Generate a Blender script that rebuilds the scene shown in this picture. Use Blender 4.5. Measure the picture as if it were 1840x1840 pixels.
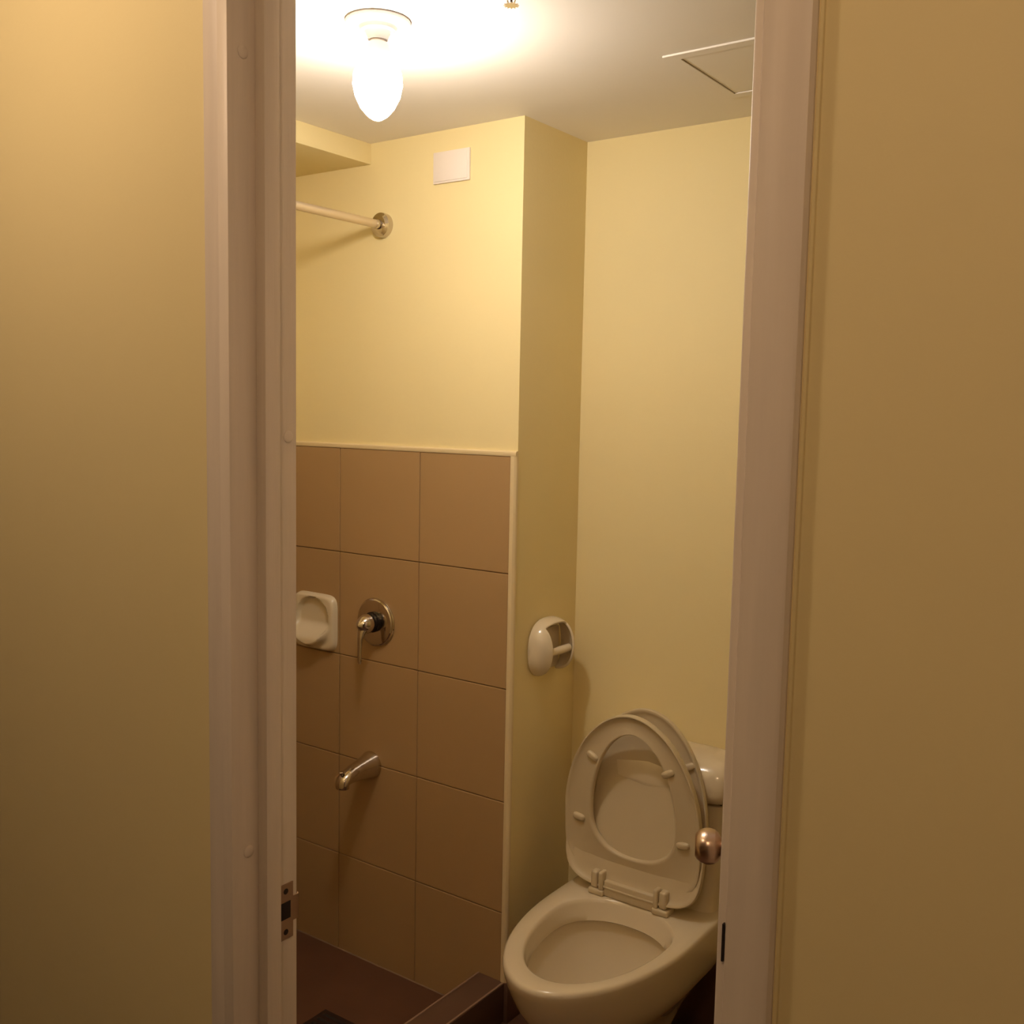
import bpy, bmesh, math, random
from mathutils import Vector, Matrix
random.seed(4)
S = bpy.context.scene
COL = S.collection
for o in list(bpy.data.objects):
    bpy.data.objects.remove(o)
R = math.radians
H = 1.61                                            # eye height

# ------------------------------------------------------------------ camera
YAW, PITCH, ROLL, FPX = R(35.5675), R(-5.5864), R(1.1415), 1840.39
F = Vector((-math.sin(YAW)*math.cos(PITCH), math.cos(YAW)*math.cos(PITCH), math.sin(PITCH)))
R0 = Vector((math.cos(YAW), math.sin(YAW), 0)); U0 = R0.cross(F)
RR = R0*math.cos(ROLL) + U0*math.sin(ROLL); UU = U0*math.cos(ROLL) - R0*math.sin(ROLL)
cam = bpy.data.objects.new('camera', bpy.data.cameras.new('camera'))
COL.objects.link(cam)
m = Matrix((RR, UU, -F)).transposed().to_4x4(); m.translation = Vector((0, 0, H))
cam.matrix_world = m
cam.data.sensor_width = 36; cam.data.lens = 36*FPX/1840; cam.data.clip_start = .02
S.camera = cam

# ------------------------------------------------------------------ world, lamps, exposure
w = bpy.data.worlds.new('world'); S.world = w; w.use_nodes = True
w.node_tree.nodes['Background'].inputs[0].default_value = (1, .7, .4, 1)
w.node_tree.nodes['Background'].inputs[1].default_value = .02
S.view_settings.view_transform = 'Standard'; S.view_settings.look = 'None'
S.view_settings.gamma = 1; S.view_settings.use_curve_mapping = False
S.view_settings.exposure = 0.0
S.cycles.use_denoising = True
S.cycles.max_bounces = 14; S.cycles.diffuse_bounces = 10
BULB = Vector((-1.37, 1.457, 2.205))
BULB_COLOR = (1.0, .87, .72)
BULB_STRENGTH = 153.0
def lamp(name, kind, loc, energy, color, size, rot=(0, 0, 0), **kw):
    d = bpy.data.lights.new(name, kind); d.energy = energy; d.color = color
    if kind == 'AREA': d.size = size
    else: d.shadow_soft_size = size
    for k, v in kw.items(): setattr(d, k, v)
    o = bpy.data.objects.new(name, d); COL.objects.link(o); o.location = loc; o.rotation_euler = rot
    return o
lamp('bulb_down_fill', 'SPOT', (BULB.x, BULB.y, 2.135), 3, BULB_COLOR, .03, spot_size=R(120), spot_blend=1.0)  # added spot below the bulb, lifts the toilet and lower tiles
lamp('hall_ceiling_lamp', 'POINT', (-1.42, .25, 2.37), 11.3, (1.0, .74, .54), .06)
lamp('hall_fill_light', 'POINT', (-.05, -.20, 2.38), 12.5, (1.0, .69, .45), .06)  # added unseen fill light, brightens the left jamb reveal and right wall

# ------------------------------------------------------------------ materials
def mat(name, color, rough=.6, metal=0, noise=0, nscale=4, stretch=(1, 1, 1), bump=0, bscale=60, spec=.5, coat=0, emit=None, dark=None):
    m = bpy.data.materials.new(name); m.use_nodes = True
    nt = m.node_tree; N = nt.nodes; L = nt.links
    b = N['Principled BSDF']
    b.inputs['Base Color'].default_value = (*color, 1); b.inputs['Roughness'].default_value = rough
    b.inputs['Metallic'].default_value = metal; b.inputs['Specular IOR Level'].default_value = spec
    b.inputs['Coat Weight'].default_value = coat; b.inputs['Coat Roughness'].default_value = .05
    if emit:
        b.inputs['Emission Color'].default_value = (*emit[0], 1); b.inputs['Emission Strength'].default_value = emit[1]
    if noise or bump:
        tc = N.new('ShaderNodeTexCoord'); mp = N.new('ShaderNodeMapping')
        mp.inputs['Scale'].default_value = stretch
        L.new(tc.outputs['Object'], mp.inputs['Vector'])
    if noise:
        n = N.new('ShaderNodeTexNoise'); n.inputs['Scale'].default_value = nscale; n.inputs['Detail'].default_value = 5
        L.new(mp.outputs[0], n.inputs['Vector'])
        cr = N.new('ShaderNodeValToRGB')
        cr.color_ramp.elements[0].position = .3; cr.color_ramp.elements[1].position = .7
        d = dark or [c*(1-noise) for c in color]
        cr.color_ramp.elements[0].color = (*d, 1); cr.color_ramp.elements[1].color = (*color, 1)
        L.new(n.outputs['Fac'], cr.inputs[0]); L.new(cr.outputs[0], b.inputs['Base Color'])
    if bump:
        n2 = N.new('ShaderNodeTexNoise'); n2.inputs['Scale'].default_value = bscale; n2.inputs['Detail'].default_value = 3
        L.new(mp.outputs[0], n2.inputs['Vector'])
        bp = N.new('ShaderNodeBump'); bp.inputs['Strength'].default_value = bump; bp.inputs['Distance'].default_value = .002
        L.new(n2.outputs['Fac'], bp.inputs['Height']); L.new(bp.outputs[0], b.inputs['Normal'])
    return m
M = dict(
    wall=mat('yellow_wall_paint', (.80, .695, .40), .62, noise=.04, nscale=1.3, bump=.12, bscale=120, spec=.3),
    ceil=mat('ceiling_paint', (.86, .83, .80), .8, noise=.03, nscale=2, bump=.05, bscale=90, spec=.2),
    frame=mat('door_frame_paint', (.78, .70, .62), .45, noise=.09, nscale=9, stretch=(6, 6, .35), bump=.18, bscale=26, spec=.4),
    tile=mat('brown_wall_tile', (.41, .268, .132), .34, noise=.05, nscale=2.5, bump=.05, bscale=30, spec=.5),
    grout=mat('dark_grout', (.22, .14, .09), .9),
    trim=mat('cream_tile_trim', (.72, .60, .38), .4),
    floor=mat('dark_brown_floor_tile', (.125, .055, .03), .45, noise=.2, nscale=6, bump=.1, bscale=50),
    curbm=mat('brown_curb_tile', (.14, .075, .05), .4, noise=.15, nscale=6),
    curbe=mat('pale_curb_edge', (.30, .19, .13), .5),  # strips paler than the curb tile
    ceramic=mat('white_glazed_ceramic', (.68, .60, .46), .16, coat=.35, noise=.015, nscale=3),
    plastic=mat('white_seat_plastic', (.58, .495, .35), .36, coat=.12, noise=.015, nscale=3),
    whitep=mat('white_plastic', (.80, .74, .72), .45, noise=.02, nscale=3),
    porc=mat('lampholder_porcelain', (.32, .295, .28), .35),  # white porcelain, its grey shading put into the base colour
    chrome=mat('chrome', (.62, .56, .50), .09, 1),
    satin=mat('satin_nickel', (.55, .42, .34), .28, 1),
    steel=mat('dull_strike_steel', (.42, .30, .22), .38, 1),
    rod=mat('brushed_rod_metal', (.72, .62, .50), .33, .75),
    black=mat('black_neck_plastic', (.012, .008, .008), .2),
    hole=mat('dark_recess', (.015, .008, .006), .8),
    drain=mat('dark_drain_metal', (.06, .035, .03), .5, .6),
    hall=mat('hall_floor', (.07, .04, .025), .5), hallw=mat('hall_dark_wall', (.16, .12, .07), .7),
    door=mat('door_skin', (.66, .56, .46), .5, noise=.05, nscale=6, stretch=(6, 6, .4)),
    bulb=mat('lit_bulb_glass', (1, .95, .9), .3, emit=(BULB_COLOR, BULB_STRENGTH)),
)

# ------------------------------------------------------------------ helpers
def tag(o, label=None, cat=None, group=None, kind=None):
    if label: o['label'] = label
    if cat: o['category'] = cat
    if group: o['group'] = group
    if kind: o['kind'] = kind
    return o
def empty(name, loc, label, cat, group=None):
    o = bpy.data.objects.new(name, None); COL.objects.link(o); o.location = loc
    o.empty_display_size = .05
    return tag(o, label, cat, group)
def wloc(o):
    v = Vector((0, 0, 0))
    while o is not None: v += o.location; o = o.parent
    return v
def mk(name, bm, material, parent=None, smooth=30, loc=None):
    """link one mesh; vertices are in world coordinates unless loc is given"""
    bmesh.ops.remove_doubles(bm, verts=bm.verts, dist=1e-6)
    bmesh.ops.recalc_face_normals(bm, faces=bm.faces)
    me = bpy.data.meshes.new(name)
    if parent is not None and loc is None:
        off = wloc(parent)
        for v in bm.verts: v.co -= off
    bm.to_mesh(me); bm.free()
    if smooth:
        for p in me.polygons: p.use_smooth = True
        me.set_sharp_from_angle(angle=R(smooth))
    me.materials.append(material)
    o = bpy.data.objects.new(name, me); COL.objects.link(o)
    if parent is not None: o.parent = parent
    if loc is not None: o.location = loc
    return o
def struct(name, bm, material, **k):
    return tag(mk(name, bm, material, **k), kind='structure')
def box(bm, x0, x1, y0, y1, z0, z1, bev=0, seg=2):
    r = bmesh.ops.create_cube(bm, size=1)
    vs = r['verts']
    for v in vs:
        v.co = Vector(((x0+x1)/2+v.co.x*(x1-x0), (y0+y1)/2+v.co.y*(y1-y0), (z0+z1)/2+v.co.z*(z1-z0)))
    if bev:
        es = list({e for v in vs for e in v.link_edges})
        bmesh.ops.bevel(bm, geom=es, offset=bev, segments=seg, profile=.5, affect='EDGES')
    return bm
def nb(): return bmesh.new()
def loft(bm, rings, cap0=True, cap1=True, closed=True):
    V = [[bm.verts.new(p) for p in r] for r in rings]
    n = len(rings[0])
    for a, b in zip(V[:-1], V[1:]):
        for i in range(n if closed else n-1):
            j = (i+1) % n
            bm.faces.new((a[i], a[j], b[j], b[i]))
    if cap0: bm.faces.new(V[0][::-1])
    if cap1: bm.faces.new(V[-1])
    return V
def frame_of(axis):
    a = Vector(axis).normalized()
    h = Vector((0, 0, 1)) if abs(a.z) < .9 else Vector((1, 0, 0))
    u = a.cross(h).normalized(); return a, u, u.cross(a)
def lathe(bm, origin, axis, prof, n=32):
    """prof: list of (distance along axis, radius)"""
    a, u, v = frame_of(axis); o = Vector(origin)
    rings = [[o+a*d+(u*math.cos(t)+v*math.sin(t))*max(r, 1e-4) for t in [2*math.pi*i/n for i in range(n)]] for d, r in prof]
    loft(bm, rings); return bm
def tube(bm, pts, rad, n=16):
    P = [Vector(p) for p in pts]; rad = rad if isinstance(rad, (list, tuple)) else [rad]*len(P)
    rings = []; u = None
    for i, p in enumerate(P):
        d = (P[min(i+1, len(P)-1)]-P[max(i-1, 0)]).normalized()
        if u is None: _, u, _ = frame_of(d)
        u = (u-d*u.dot(d)).normalized(); v = d.cross(u)
        rr = rad[i]; ru, rv = rr if isinstance(rr, tuple) else (rr, rr)
        rings.append([p+u*ru*math.cos(t)+v*rv*math.sin(t) for t in [2*math.pi*k/n for k in range(n)]])
    loft(bm, rings); return bm

# ------------------------------------------------------------------ measured layout (metres, eye at x=0 y=0)
YT = 2.0903; XC = -1.4856; ZC = 2.3274; Y2 = 2.3895
ZT = 1.4985; XE = -1.5016
XL = -2.402; XR = .10
XB = -1.9962; ZB = 2.2722
XJ = -1.051; RJ = -.368; YF = .850; YW = .862; YB = .963
DH = 2.19                                            # underside of door head
HY0 = -1.5; HXL = -2.3; HXR = 1.3; HZ = 2.46

# ------------------------------------------------------------------ the setting
YWB = .955
bm = nb()
box(bm, HXL-.1, XJ-.02, YW, YWB, 0, HZ); box(bm, RJ+.02, HXR+.1, YW, YWB, 0, HZ); box(bm, XJ-.02, RJ+.02, YW, YWB, DH+.02, HZ)
wall_front = struct('wall_front', bm, M['wall'], smooth=0)
bm = nb(); box(bm, XC-.001, XR+.1, Y2, Y2+.1, 0, ZC); struct_back = struct('wall_back', bm, M['wall'], smooth=0)
bm = nb(); box(bm, XL-.1, XC, YT+.008, Y2+.1, 0, ZC); wall_shower = struct('wall_shower', bm, M['wall'], smooth=0)
bm = nb(); box(bm, XL-.108, XL-.008, YWB, YT+.008, 0, ZC); wall_left = struct('wall_left', bm, M['wall'], smooth=0)
bm = nb(); box(bm, XR, XR+.1, YWB, Y2, 0, ZC); struct('wall_right', bm, M['wall'], smooth=0)
bm = nb(); box(bm, XL-.1, XR+.1, YWB, Y2+.1, ZC, ZC+.08); ceiling = struct('ceiling', bm, M['ceil'], smooth=0)
bm = nb(); box(bm, XL-.008, XB, YWB, YT+.008, ZB, ZC, .0015); struct('ceiling_beam', bm, M['wall'])
bm = nb(); box(bm, XL-.1, XC-.001, YWB, YT+.008, -.08, .003); shower_floor = struct('floor_shower', bm, M['floor'], smooth=0)
bm = nb(); box(bm, XC-.001, XR+.1, YF+.02, Y2+.1, -.08, .002); struct('floor', bm, M['floor'], smooth=0)
# hall round the viewer
bm = nb(); box(bm, HXL-.1, HXR+.1, HY0-.1, YF+.02, -.08, 0); struct('floor_hall', bm, M['hall'], smooth=0)
bm = nb(); box(bm, HXL-.1, HXR+.1, HY0-.1, YWB, HZ, HZ+.08); struct('ceiling_hall', bm, M['wall'], smooth=0)
bm = nb(); box(bm, HXL-.1, HXL, HY0, YW, 0, HZ); struct('wall_hall_left', bm, M['hallw'], smooth=0)
bm = nb(); box(bm, HXR, HXR+.1, HY0, YW, 0, HZ); struct('wall_hall_right', bm, M['hallw'], smooth=0)
bm = nb(); box(bm, HXL-.1, HXR+.1, HY0-.1, HY0, 0, HZ); struct('wall_hall_rear', bm, M['hallw'], smooth=0)

# --- wall tiles of the shower
bm = nb(); box(bm, XL, XE, YT+.0035, YT+.0085, 0, ZT-.001); mk('grout', bm, M['grout'], wall_shower, smooth=0)
def tile_mesh(w, h, axis):
    bm = nb()
    if axis == 'y': box(bm, -w/2, w/2, 0, .008, -h/2, h/2, .0012, 1)
    else: box(bm, -.008, 0, -w/2, w/2, -h/2, h/2, .0012, 1)
    return bm
first = {}
def tile(parent, w, h, axis, loc):
    k = (round(w, 3), round(h, 3), axis)
    if k not in first:
        o = mk('tile', tile_mesh(w-.0026, h-.0026, axis), M['tile'], parent, loc=loc); first[k] = o
    else:
        o = first[k].copy(); COL.objects.link(o); o.parent = parent; o.location = loc
    return o
for c in range(3):
    for r in range(5):
        tile(wall_shower, .30, .30, 'y', (XE-.15-.3*c, YT+random.uniform(-.0004, .0004), ZT-.15-.3*r+.0008))
bm = nb(); box(bm, XL-.0085, XL-.0035, YWB, YT, 0, ZT-.001); mk('grout', bm, M['grout'], wall_left, smooth=0)
for c in range(4):
    w_ = .30 if c < 3 else YT-.9-YWB
    for r in range(5):
        tile(wall_left, w_, .30, 'x', (XL, YT-.3*c-w_/2, ZT-.15-.3*r+.0008))
# --- cream trim round the tiled field
def trim_h(bm, x0, x1):
    prof = [(YT+.008, ZT+.013), (YT+.001, ZT+.013), (YT-.0025, ZT+.010), (YT-.003, ZT+.004), (YT-.0015, ZT), (YT+.008, ZT)]
    loft(bm, [[Vector((x, y, z+(0 if k == 0 else 0))) for y, z in prof] for k, x in enumerate((x0, x1))])
bm = nb(); trim_h(bm, XL-.004, XC+.0015); mk('tile_trim', bm, M['trim'], wall_shower)
bm = nb()
prof = [(XE+.0005, YT+.008), (XE+.0005, YT-.002), (XE+.004, YT-.0035), (XC-.004, YT-.003), (XC+.0005, YT+.001), (XC+.0015, YT+.004), (XC+.0015, YT+.0095), (XC-.002, YT+.0095), (XC-.002, YT+.008)]
loft(bm, [[Vector((x, y, z)) for x, y in prof] for z in (.112, ZT+.001)]); mk('tile_trim', bm, M['trim'], wall_shower)
bm = nb(); loft(bm, [[Vector((x, YT+a, .003+b)) for a, b in ((0, 0), (0, .003), (-.003, 0))] for x in (XL, -1.5755)]); mk('caulk_line', bm, M['grout'], shower_floor, smooth=0)
# --- curb between shower and toilet, dark skirting
bm = nb(); box(bm, -1.5755, XC-.004, YWB, YT+.006, .003, .112, .002)
curb = struct('shower_curb', bm, M['curbm'])
for x in (-1.5735, XC-.006):
    bm = nb(); box(bm, x-.003, x+.003, YWB, YT+.002, .107, .1135, .0015); mk('edge_strip', bm, M['curbe'], curb)
bm = nb(); box(bm, XC-.0042, XC+.0085, YT-.002, Y2, .002, .112, .001); s = struct('baseboard_left', bm, M['curbm'])
bm = nb(); box(bm, XC+.0085, XR, Y2-.008, Y2, .002, .200, .001); s = struct('baseboard_back', bm, M['curbm'])  # back skirting, raised so its top stands in for shade below the toilet

# --- shower drain
dr = empty('floor_drain', (-1.824, 1.767, .003), 'square dark metal drain cover in the shower floor', 'drain')
bm = nb(); box(bm, -1.899, -1.749, 1.692, 1.842, .003, .007, .001); mk('drain_frame', bm, M['drain'], dr)
for i in range(6):
    bm = nb(); y = 1.712+i*.022; box(bm, -1.884, -1.764, y-.004, y+.004, .0066, .0078); mk('slot', bm, M['hole'], dr, smooth=0)

# ------------------------------------------------------------------ door frame
bm = nb()
box(bm, XJ-.02, XJ, YF, YB, 0, DH, .0015); box(bm, RJ, RJ+.02, YF+.005, YB, 0, DH, .0028, 3); box(bm, XJ-.02, RJ+.02, YF, YB, DH, DH+.02, .0015)
frame = struct('trim_1', bm, M['frame']); frame['label'] = 'pale painted door frame lining'
def casing(x0, x1, outer_left):
    """moulded board, thin step near the opening and a rounded outer edge"""
    bm = nb(); wd = x1-x0; d = YW-YF
    pr = [(0, 0), (0, d-.003), (.0015, d-.001), (.30*wd, d-.0005), (.34*wd, d), (wd-.007, d), (wd-.003, d-.0015), (wd, d-.006), (wd, 0)]
    if outer_left: P = [(x1-a, YW-b) for a, b in pr]
    else: P = [(x0+a, YW-b) for a, b in pr]
    loft(bm, [[Vector((x, y, z)) for x, y in P] for z in (0, DH+.055)])
    return bm
mk('casing', casing(XJ-.0474-.003, XJ-.003, True), M['frame'], frame)
mk('casing', casing(RJ+.0090, RJ+.0075+.0475, False), M['frame'], frame)
bm = nb(); box(bm, XJ-.05, RJ+.055, YF, YW, DH+.004, DH+.055, .002); mk('casing', bm, M['frame'], frame)
# paint bead along the right-hand casing
bm = nb(); tube(bm, [(RJ+.0565, YW, 0), (RJ+.0565, YW, DH+.05)], .0032, 8); mk('caulk_bead', bm, M['wall'], frame)
ST = .0185
bm = nb(); box(bm, XJ, XJ+ST, .893, .9185, 0, DH, .002); mk('door_stop', bm, M['frame'], frame)
bm = nb(); box(bm, RJ-ST, RJ, .9, .9185, DH-.12, DH, .002)
bm.free()
# screw caps on the latch-side lining
def cap(x, y, z, r=.0082):
    bm = nb(); lathe(bm, (x, y, z), (1, 0, 0), [(0, r), (.0008, r), (.0016, r*.85), (.002, r*.5), (.0021, 0)], 20)
    mk('screw_cap', bm, M['frame'], frame)
cap(XJ, .8743, 2.0488); cap(XJ, .8771, 1.0151); cap(XJ, .948, 1.5705)
# strike plate with lip
bm = nb()
prof = [(.925, 0), (.925, .0018), (.9545, .0018), (.9625, .0018), (.9655, .0008), (.968, -.003), (.967, -.004), (.9645, -.0008), (.9625, 0)]
def plate(z0, z1, lip):
    P = prof if lip else [(.925, 0), (.925, .0018), (.9545, .0018), (.9545, 0)]
    loft(bm, [[Vector((XJ+h, y, z)) for y, h in P] for z in (z0, z1)])
plate(.8648, .888, False); plate(.888, .9235, True); plate(.9235, .9455, False)
sp = mk('strike_plate', bm, M['steel'], frame); sp['label'] = 'dull metal strike plate with a curved lip'
bm = nb(); box(bm, XJ+.0017, XJ+.0022, .931, .9495, .8945, .9195, .0002); mk('latch_hole', bm, M['hole'], sp)
for z in (.8755, .935):
    bm = nb(); lathe(bm, (XJ+.0017, .941, z), (1, 0, 0), [(0, .0042), (.0004, .0042), (.0005, .003)], 16); mk('screw', bm, M['hole'], sp)
# thin dark slot on the right-hand lining edge
bm = nb(); box(bm, RJ+.0068, RJ+.0089, YF+.001, YF+.006, 1.1085, 1.1445); mk('hinge_slot', bm, M['hole'], frame, smooth=0)

# ------------------------------------------------------------------ the door, standing part-open behind the right jamb
TH = R(64.9)
hx, hy = RJ-.002, YB+.006
dv = Vector((-math.cos(TH), math.sin(TH), 0)); nv = Vector((-math.sin(TH), -math.cos(TH), 0))  # nv: hall-side face
def dpt(a, b, z): return Vector((hx, hy, 0)) + dv*a - nv*b + Vector((0, 0, z))
DW = .63
bm = nb(); T = .036
for (a0, a1, b0, b1, z0, z1) in [(0, DW, 0, T, .008, DH-.01)]:
    vs = [bm.verts.new(dpt(a, b, z)) for z in (z0, z1) for a, b in ((a0, b0), (a1, b0), (a1, b1), (a0, b1))]
    for f in ((0, 1, 2, 3), (4, 5, 6, 7), (0, 1, 5, 4), (1, 2, 6, 5), (2, 3, 7, 6), (3, 0, 4, 7)): bm.faces.new([vs[i] for i in f])
door = struct('door_1', bm, M['door'], smooth=0); door['label'] = 'pale door opened inward behind the right jamb'
KZ = .929
for side, nm in ((1, 'hall'), (-1, 'inner')):
    base = dpt(DW-.062, 0 if side > 0 else T, KZ); ax = nv*side
    bm = nb()
    lathe(bm, base, ax, [(0, .031), (.002, .031), (.006, .028), (.008, .014), (.020, .011), (.025, .016), (.029, .0225), (.034, .0262), (.041, .0280), (.048, .0278), (.055, .0258), (.0605, .0222), (.0635, .0185), (.0645, .0170), (.0648, .0)], 40)
    kb = mk('door_knob', bm, M['satin'], door, smooth=22)
bm = nb(); q0 = dpt(DW, T*.5, KZ)
lathe(bm, q0, dv, [(0, .007), (.009, .0065), (.010, .004)], 16); mk('latch_bolt', bm, M['steel'], door)
for z in (.25, 1.1, 1.95):
    bm = nb(); lathe(bm, (hx+.003, hy-.002, z), (0, 0, 1), [(0, .005), (.09, .005)], 12); mk('hinge', bm, M['steel'], door)

# ------------------------------------------------------------------ ceiling fittings
lampo = empty('lampholder', (BULB.x, BULB.y, ZC), 'round white porcelain lampholder fixed to the bathroom ceiling', 'light fitting')
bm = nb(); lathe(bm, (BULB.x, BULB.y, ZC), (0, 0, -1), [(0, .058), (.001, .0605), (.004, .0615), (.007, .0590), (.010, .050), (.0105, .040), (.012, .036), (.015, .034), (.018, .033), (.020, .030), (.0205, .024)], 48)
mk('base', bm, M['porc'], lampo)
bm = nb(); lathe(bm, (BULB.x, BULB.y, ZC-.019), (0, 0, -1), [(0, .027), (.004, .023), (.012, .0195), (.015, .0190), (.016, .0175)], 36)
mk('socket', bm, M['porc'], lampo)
for s_ in (-1, 1):
    u = Vector((math.cos(YAW), math.sin(YAW), 0))*s_*.027
    bm = nb(); lathe(bm, (BULB.x+u.x, BULB.y+u.y, ZC-.019), (0, 0, -1), [(0, .0045), (.003, .0045), (.005, .003)], 12); mk('screw', bm, M['whitep'], lampo)
blb = empty('light_bulb', (BULB.x, BULB.y, ZC-.034), 'glowing white light bulb hanging from the ceiling lampholder', 'light bulb')
bm = nb(); lathe(bm, (BULB.x, BULB.y, ZC-.033), (0, 0, -1), [(0, .0135), (.004, .0150), (.008, .020)], 24); mk('bulb_cap', bm, M['whitep'], blb)
bm = nb(); lathe(bm, (BULB.x, BULB.y, ZC-.040), (0, 0, -1), [(0, .020), (.008, .0225), (.022, .0275), (.034, .0330), (.036, .0335)], 28); mk('bulb_housing', bm, M['whitep'], blb)
bm = nb(); lathe(bm, (BULB.x, BULB.y, ZC-.0745), (0, 0, -1), [(0, .033), (.004, .038), (.020, .0450), (.040, .0465), (.062, .0420), (.082, .0320), (.096, .0195), (.103, .009), (.105, .002)], 24)
mk('bulb_glass', bm, M['bulb'], blb)

SX, SY = -1.076, 1.473
spk = empty('fire_sprinkler', (SX, SY, ZC), 'small chrome fire sprinkler head on the ceiling right of the lamp', 'sprinkler')
bm = nb(); lathe(bm, (SX, SY, ZC), (0, 0, -1), [(0, .030), (.002, .030), (.004, .022), (.005, .012)], 28); mk('escutcheon', bm, M['chrome'], spk)
bm = nb(); lathe(bm, (SX, SY, ZC-.004), (0, 0, -1), [(0, .008), (.007, .008), (.009, .005)], 16); mk('body', bm, M['chrome'], spk)
for s_ in (-1, 1):
    bm = nb(); tube(bm, [(SX+s_*.006, SY, ZC-.010), (SX+s_*.009, SY, ZC-.016), (SX+s_*.007, SY, ZC-.022), (SX, SY, ZC-.0265)], .0016, 8); mk('frame_arm', bm, M['chrome'], spk)
bm = nb(); lathe(bm, (SX, SY, ZC-.0125), (0, 0, -1), [(0, .002), (.012, .002)], 10); mk('heat_element', bm, M['drain'], spk)
bm = nb()
out = []
for i in range(48):
    t = 2*math.pi*i/48; r = .0135 if (i % 4) < 2 else .0095
    out.append((r*math.cos(t), r*math.sin(t)))
loft(bm, [[Vector((SX+x, SY+y, ZC-z)) for x, y in out] for z in (.0265, .0278)]); mk('deflector', bm, M['chrome'], spk)

# access panel: raised frame, recessed leaf
PX0, PX1, PY0, PY1 = -1.013, -.690, 1.905, 2.226; fw = .027
ap = empty('access_panel', ((PX0+PX1)/2, (PY0+PY1)/2, ZC), 'square ceiling access panel beside the door frame', 'access panel')
bm = nb()
for (x0, x1, y0, y1) in ((PX0, PX0+fw, PY0, PY1), (PX1-fw, PX1, PY0, PY1), (PX0+fw, PX1-fw, PY0, PY0+fw), (PX0+fw, PX1-fw, PY1-fw, PY1)):
    box(bm, x0, x1, y0, y1, ZC-.0035, ZC)
mk('panel_frame', bm, M['ceil'], ap, smooth=0)
bm = nb(); box(bm, PX0+fw+.002, PX1-fw-.001, PY0+fw+.001, PY1-fw-.001, ZC-.0015, ZC); mk('panel_leaf', bm, M['ceil'], ap, smooth=0)
bm = nb(); box(bm, PX0+fw, PX0+fw+.0022, PY0+fw, PY1-fw, ZC-.0012, ZC-.0005); mk('gap', bm, M['drain'], ap, smooth=0)

# blank cover plate high on the shower wall
bp = empty('cover_plate', (-1.7095, YT+.008, 2.233), 'blank white rectangular cover plate high on the shower wall', 'cover plate')
bm = nb(); box(bm, -1.769, -1.650, YT+.001, YT+.008, 2.193, 2.273, .002); mk('plate', bm, M['whitep'], bp)
bm = nb(); box(bm, -1.764, -1.655, YT-.001, YT+.002, 2.198, 2.268, .001); mk('face', bm, M['whitep'], bp)

# shower curtain rod
RX, RZ = -1.9455, 2.105
rd = empty('curtain_rod', (RX, YT, RZ), 'straight metal shower curtain rod with a round chrome wall flange', 'curtain rod')
for (y, d) in ((YT+.008, -1), (YWB, 1)):
    bm = nb(); lathe(bm, (RX, y, RZ), (0, d, 0), [(0, .0325), (.012, .033), (.0175, .032), (.019, .029), (.020, .026), (.021, .0245), (.0225, .020)], 40); mk('flange', bm, M['chrome'], rd)
    bm = nb(); lathe(bm, (RX, y+d*.020, RZ), (0, d, 0), [(0, .0135), (.012, .0128), (.016, .0118)], 28); mk('collar', bm, M['chrome'], rd)
bm = nb(); lathe(bm, (RX, YWB+.03, RZ), (0, 1, 0), [(0, .0112), (YT-YWB-.055, .0112)], 28); mk('rod', bm, M['rod'], rd)

# ------------------------------------------------------------------ soap dish (height field over a rounded square)
DX, DZ = -2.197, .985
soap = empty('soap_dish', (DX, YT, DZ), 'white ceramic soap dish with a round hollow on the tiled wall', 'soap dish')
hw, hh = .0885, .084
def superr(u, v, n=6): return (abs(u)**n+abs(v)**n)**(1/n)
def dish(u, v):
    """u right, v up, -1..1 -> offset from the wall"""
    s = superr(u, v)
    base = .017*math.sqrt(max(0, 1-max(0, (s-.86)/.14)**2))
    x, z = u*hw, v*hh
    dz = z-.006
    r = math.hypot(x+.002, dz)/.068
    lo = max(0, min(1, (-dz/.068-.05)/.80)); lo = lo*lo*(3-2*lo)
    if r < 1:
        e = min(1, (1-r)/.09)**.6
        return base-.0145*e*(1-lo)+.026*lo*(.75+.25*r)
    return base+.026*lo*math.exp(-((r-1)/.13)**2)
bm = nb(); NN = 56; G = []
for j in range(NN+1):
    row = []
    for i in range(NN+1):
        u, v = -1+2*i/NN, -1+2*j/NN
        # squircle mapping keeps rounded corners
        m_ = max(abs(u), abs(v)); n_ = superr(u, v)
        k = (m_/n_) if n_ > 1e-6 else 1
        uu, vv = u*k, v*k
        row.append(bm.verts.new((DX+uu*hw, YT-dish(uu, vv), DZ+vv*hh)))
    G.append(row)
for j in range(NN):
    for i in range(NN): bm.faces.new((G[j][i], G[j][i+1], G[j+1][i+1], G[j+1][i]))
mk('dish', bm, M['ceramic'], soap, smooth=60)

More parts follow.
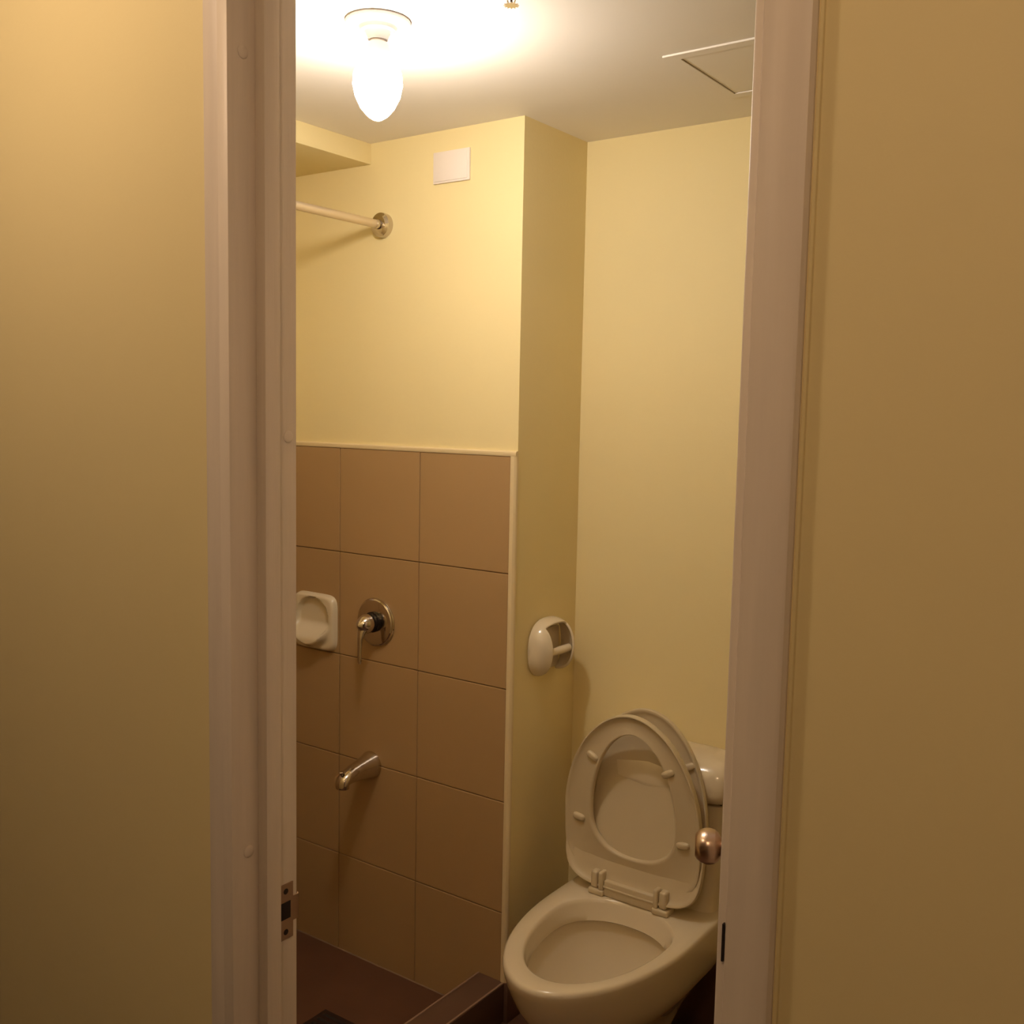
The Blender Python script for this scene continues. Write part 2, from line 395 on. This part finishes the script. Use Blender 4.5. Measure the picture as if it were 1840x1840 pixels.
# ------------------------------------------------------------------ shower valve
VX, VZ = -1.956, 1.014
val = empty('shower_valve', (VX, YT, VZ), 'chrome single-lever shower valve with a round wall plate', 'shower valve')
bm = nb(); lathe(bm, (VX, YT, VZ), (0, -1, 0), [(0, .0685), (.003, .0695), (.005, .0685), (.0055, .0665), (.0085, .0655), (.0105, .063), (.012, .050), (.013, .028)], 56); mk('wall_plate', bm, M['chrome'], val)
bm = nb(); lathe(bm, (VX, YT-.012, VZ+.002), (0, -1, 0), [(0, .029), (.008, .029), (.009, .026), (.018, .026), (.019, .0235), (.028, .0235)], 36); mk('neck', bm, M['black'], val)
bm = nb(); lathe(bm, (VX, YT-.034, VZ+.002), (0, -1, -.08), [(0, .0245), (.003, .0275), (.010, .0270), (.020, .0235), (.028, .0185), (.036, .011), (.041, .003)], 36); hd = mk('handle', bm, M['chrome'], val)
bm = nb(); tube(bm, [(VX, YT-.050, VZ-.006), (VX-.001, YT-.060, VZ-.022), (VX-.002, YT-.064, VZ-.040), (VX-.002, YT-.065, VZ-.075), (VX-.002, YT-.065, VZ-.100), (VX-.002, YT-.065, VZ-.108)],
    [(.018, .013), (.014, .009), (.010, .0055), (.0075, .0045), (.0075, .004), (.0055, .003)], 16); mk('lever', bm, M['chrome'], val)

# ------------------------------------------------------------------ tub spout
PX, PZ = -1.972, .598
spt = empty('tub_spout', (PX, YT, PZ), 'chrome tub spout low on the tiled shower wall', 'spout')
bm = nb()
path = [(0, 0, .0385, .0385), (.004, 0, .0385, .0385), (.012, -.001, .036, .0365), (.030, -.0025, .0300, .0320), (.055, -.004, .0265, .0275), (.080, -.007, .0245, .0240), (.096, -.010, .0235, .0215), (.106, -.014, .0230, .0205)]
rings = []
n = 28
for d, dz, ru, rv in path:
    tilt = 0 if d < .09 else (d-.09)/.024*.5
    rings.append([Vector((PX+ru*math.cos(t), YT-d-rv*math.sin(t)*math.sin(tilt)*0, PZ+dz+rv*math.sin(t))) for t in [2*math.pi*k/n for k in range(n)]])
# turn the end downward
for a, (cy, cz, ru, rv) in zip((35, 65, 90, 90), ((.113, -.019, .0225, .0190), (.116, -.025, .0215, .0175), (.116, -.031, .0210, .0170), (.1155, -.037, .0205, .0165))):
    A_ = R(a)
    rings.append([Vector((PX+ru*math.cos(t), YT-cy-rv*math.sin(t)*math.sin(A_), PZ+cz+rv*math.sin(t)*math.cos(A_))) for t in [2*math.pi*k/n for k in range(n)]])
loft(bm, rings); mk('spout_body', bm, M['chrome'], spt, smooth=50)
bm = nb(); lathe(bm, (PX, YT-.117, PZ-.008), (0, -.15, 1), [(0, .0035), (.014, .0035), (.0145, .0075), (.0185, .0075), (.020, .005)], 18); mk('diverter_knob', bm, M['chrome'], spt)
bm = nb(); lathe(bm, (PX, YT-.1155, PZ-.037), (0, 0, -1), [(0, .015), (.001, .0145)], 20); mk('outlet', bm, M['hole'], spt)

# ------------------------------------------------------------------ toilet paper holder on the side of the shower wall
TY, TZ = 2.237, .990
tp = empty('toilet_paper_holder', (XC, TY, TZ), 'white ceramic toilet paper holder on the side of the shower wall', 'paper holder')
bm = nb(); HB, RZ_, RXX = .084, .081, .070; nu, nt_ = 40, 48; grid = {}
def hp(u, th, k=1.0):
    rr = max(0, 1-abs(u)**2.6)**(1/2.3)
    return Vector((XC+.003+RXX*k*rr*max(0, math.cos(th))**.8, TY+u*HB*(k if abs(u) > .9 else 1), TZ+RZ_*k*rr*math.sin(th)))
for i in range(nu+1):
    u = -1+2*i/nu
    for j in range(nt_+1):
        th = R(-90+180*j/nt_)
        grid[i, j] = bm.verts.new(hp(u, th))
for i in range(nu):
    u = -1+2*(i+.5)/nu
    for j in range(nt_):
        th = -90+180*(j+.5)/nt_
        if abs(u) < .60 and th < 60: continue
        bm.faces.new((grid[i, j], grid[i+1, j], grid[i+1, j+1], grid[i, j+1]))
bmesh.ops.delete(bm, geom=[v for v in bm.verts if not v.link_faces], context='VERTS')
ho = mk('shell', bm, M['ceramic'], tp, smooth=60)
sm = ho.modifiers.new('thickness', 'SOLIDIFY'); sm.thickness = .007; sm.offset = -1
sb = ho.modifiers.new('smooth', 'SUBSURF'); sb.levels = 1; sb.render_levels = 1
bm = nb(); box(bm, XC, XC+.008, TY-.060, TY+.060, TZ-.062, TZ+.050, .003); mk('back_plate', bm, M['ceramic'], tp)
bm = nb(); lathe(bm, (XC+.044, TY-.056, TZ-.006), (0, 1, 0), [(0, .006), (.004, .0095), (.053, .0095), (.055, .0105), (.108, .0105), (.112, .006)], 24); mk('roller', bm, M['ceramic'], tp)

# ------------------------------------------------------------------ toilet
TX = -1.157
toi = empty('toilet', (TX, 2.1, .002), 'white ceramic toilet with its seat and lid raised', 'toilet')
N = 96
def egg(cx, y0, y1, hw_, ym, z, eb=.55, ef=1.0, zt=None):
    """outline in plan: front tip y0, back y1, widest at ym; eb squares the back"""
    out = []
    for k in range(N):
        t = 2*math.pi*k/N; c, s_ = math.cos(t), math.sin(t)
        if s_ >= 0:   # back half
            x = hw_*math.copysign(abs(c)**eb, c); y = ym+(y1-ym)*abs(s_)**eb
        else:
            x = hw_*math.copysign(abs(c)**ef, c); y = ym-(ym-y0)*abs(s_)**ef
        out.append(Vector((cx+x, y, z)))
    return out
secs = [ # z, y0, y1, halfwidth, ym, eb
    (.002, 1.90, 2.27, .096, 2.12, .6), (.03, 1.905, 2.27, .091, 2.12, .6), (.09, 1.90, 2.28, .090, 2.12, .6),
    (.15, 1.870, 2.31, .108, 2.13, .5), (.20, 1.825, 2.35, .136, 2.13, .4), (.235, 1.790, 2.36, .160, 2.12, .36), (.265, 1.764, 2.365, .181, 2.11, .33),
    (.30, 1.740, 2.375, .1925, 2.10, .31), (.34, 1.718, 2.38, .1975, 2.10, .30), (.370, 1.706, 2.385, .2000, 2.09, .29),
    (.388, 1.701, 2.388, .2008, 2.09, .28), (.396, 1.7035, 2.388, .1995, 2.09, .28), (.400, 1.711, 2.386, .1955, 2.09, .28)]
rings = [egg(TX+.004, y0, y1, h_, ym, z, eb) for z, y0, y1, h_, ym, eb in secs]
IN = [(.400, 1.750, 2.166, .1570, 2.03), (.398, 1.755, 2.162, .1535, 2.03), (.390, 1.759, 2.158, .1500, 2.03), (.365, 1.765, 2.150, .1460, 2.02), (.352, 1.770, 2.143, .1425, 2.02),
      (.349, 1.768, 2.146, .1440, 2.02), (.348, 1.758, 2.156, .1520, 2.02), (.335, 1.762, 2.156, .1510, 2.02), (.30, 1.785, 2.150, .138, 2.02), (.25, 1.835, 2.132, .110, 2.03), (.20, 1.905, 2.105, .072, 2.03), (.165, 1.950, 2.085, .050, 2.03),
      (.150, 1.965, 2.078, .043, 2.03), (.135, 1.970, 2.072, .040, 2.03), (.115, 1.975, 2.068, .037, 2.03)]
rings += [egg(TX+.010, y0, y1, h_, ym, z, .92, 1.0) for z, y0, y1, h_, ym in IN]
bm = nb(); loft(bm, rings); mk('bowl', bm, M['ceramic'], toi, smooth=60)
bm = nb(); loft(bm, [egg(TX+.010, 1.971, 2.071, .0395, 2.03, z, .92) for z in (.128, .131)]); wt = mk('water', bm, mat('toilet_water', (.75, .78, .75), .02, spec=.8), toi)
# cistern and lid
def rrect(cx, y0, y1, hw_, z, bow=.0, e=.25):
    out = []
    ym = (y0+y1)/2
    for k in range(N):
        t = 2*math.pi*k/N; c, s_ = math.cos(t), math.sin(t)
        x = hw_*math.copysign(abs(c)**e, c); y = ym+(y1-y0)/2*math.copysign(abs(s_)**e, s_)
        if s_ < 0: y -= bow*(1-(x/hw_)**2)
        out.append(Vector((cx+x, y, z)))
    return out
bm = nb()
loft(bm, [rrect(TX, 2.232, 2.386, .180, .396, .006), rrect(TX, 2.245, 2.386, .176, .43, .008), rrect(TX, 2.250, 2.386, .180, .50, .010), rrect(TX, 2.246, 2.386, .188, .665, .012), rrect(TX, 2.250, 2.384, .184, .668, .012)])
mk('tank', bm, M['ceramic'], toi, smooth=50)
bm = nb()
loft(bm, [rrect(TX, 2.243, 2.386, .192, .674, .014), rrect(TX, 2.235, 2.387, .200, .678, .016), rrect(TX, 2.232, 2.387, .203, .70, .017), rrect(TX, 2.236, 2.387, .201, .735, .016), rrect(TX, 2.246, 2.386, .194, .757, .014), rrect(TX, 2.262, 2.38, .18, .768, .010), rrect(TX, 2.285, 2.365, .14, .774, .004)])
mk('tank_lid', bm, M['ceramic'], toi, smooth=60)
bm = nb(); box(bm, TX-.182, TX+.182, 2.262, 2.382, .6675, .6745); mk('lid_seam', bm, M['hole'], toi, smooth=0)

# raised ring and lid: outline in the plane of the seat
def outline(hw_, b1, b2, e1, e2, v0=0, cx=0):
    o = []
    for k in range(N):
        t = 2*math.pi*k/N; c, s_ = math.cos(t), math.sin(t); e = e1 if s_ >= 0 else e2
        o.append((cx+hw_*math.copysign(abs(c)**e, c), v0+b2+(b1*abs(s_)**e if s_ >= 0 else -b2*abs(s_)**e)))
    return o
def plane_pt(px, y0, z0, lean, u, v, d):
    """d > 0 toward the viewer (-y)"""
    return Vector((px+u, y0+v*math.sin(lean)-d*math.cos(lean), z0+v*math.cos(lean)+d*math.sin(lean)))
SCX = TX-.016
ring_args = (SCX-.001, 2.188, .447, R(-2.6))
RO = outline(.189, .270, .160, 1.05, .42)
RI = outline(.118, .215, .105, 1.05, .85, .062, .004)
def blend(a, b, k): return [((1-k)*p[0]+k*q[0], (1-k)*p[1]+k*q[1]) for p, q in zip(a, b)]
prof = [(0.0, -.004), (-.006, .000), (-.012, .006), (0.0, .0125), (.05, .0135), (.10, .0105), (.18, .0075), (.45, .0065), (.75, .0075), (.90, .0100), (.96, .0105), (1.0, .0080), (1.02, .000), (.98, -.006), (.80, -.0105), (.45, -.0125), (.12, -.0095)]
bm = nb(); rings = []
for k, d in prof:
    rings.append([plane_pt(*ring_args, u, v, d) for u, v in blend(RO, RI, k)])
rings.append(rings[0])
loft(bm, rings, False, False)
ringo = mk('seat_ring', bm, M['plastic'], toi, smooth=60)
def bumper(args, u, v, d, rot, parent):
    bm = nb(); cr, sr = math.cos(R(rot)), math.sin(R(rot))
    sec = [(1.0, 0), (1.0, .004), (.85, .0075), (.55, .0095), (.1, .0100)]
    rings = []
    for k, h in sec:
        ring = []
        for q in range(24):
            t = 2*math.pi*q/24; a, b = .0175*k*math.copysign(abs(math.cos(t))**.7, math.cos(t)), .0092*k*math.copysign(abs(math.sin(t))**.7, math.sin(t))
            ring.append(plane_pt(*args, u+a*cr-b*sr, v+a*sr+b*cr, d+h))
        rings.append(ring)
    loft(bm, rings); mk('bumper', bm, M['plastic'], parent, smooth=60)
for u, v, rt in ((-.110, .305, -28), (.100, .305, 28), (-.150, .135, -8), (.143, .135, 8)):
    bumper(ring_args, u, v, .0055, rt, ringo)
LEAN = R(10.0)
lid_args = (SCX+.003, 2.168, .419, LEAN)
LO = outline(.193, .292, .172, 1.05, .42)
bm = nb()
lp = [(0.0, .006), (.010, .0125), (.025, .0130), (.045, .0085), (.08, .004), (.20, .0015), (.5, -.001), (.8, -.002), (.995, -.002)]
rings = [[plane_pt(*lid_args, u*(1-k), .2+(v-.2)*(1-k), d) for u, v in LO] for k, d in lp]
V = loft(bm, rings, False, True)
lb = [(0.0, .006), (.004, .000), (.02, -.006), (.10, -.0095), (.4, -.0115), (.995, -.012)]
loft(bm, [[plane_pt(*lid_args, u*(1-k), .2+(v-.2)*(1-k), d) for u, v in LO] for k, d in lb], False, True)
lido = mk('seat_lid', bm, M['plastic'], toi, smooth=60)
for u, rt in ((-.125, -28), (.125, 28)): bumper(lid_args, u, .345, .003, rt, lido)
# hinges
for u in (-.100, .080):
    x = TX+u
    s_ = -1 if u < 0 else 1
    bm = nb(); box(bm, x-.022, x+.022, 2.150, 2.192, .3995, .4160, .005, 3); hg = mk('hinge', bm, M['plastic'], toi, smooth=50)
    bm = nb(); box(bm, x+s_*.006-.010, x+s_*.006+.010, 2.153, 2.185, .4165, .460, .006, 3); mk('hinge_knuckle', bm, M['plastic'], hg, smooth=50)
    bm = nb(); box(bm, x-s_*.013-.0065, x-s_*.013+.0065, 2.151, 2.188, .414, .462, .005, 3); mk('hinge_knuckle', bm, M['plastic'], hg, smooth=50)
bm = nb(); box(bm, TX-.080, TX+.060, 2.158, 2.196, .4005, .442, .004, 3); mk('hinge_bar', bm, M['plastic'], toi, smooth=50)
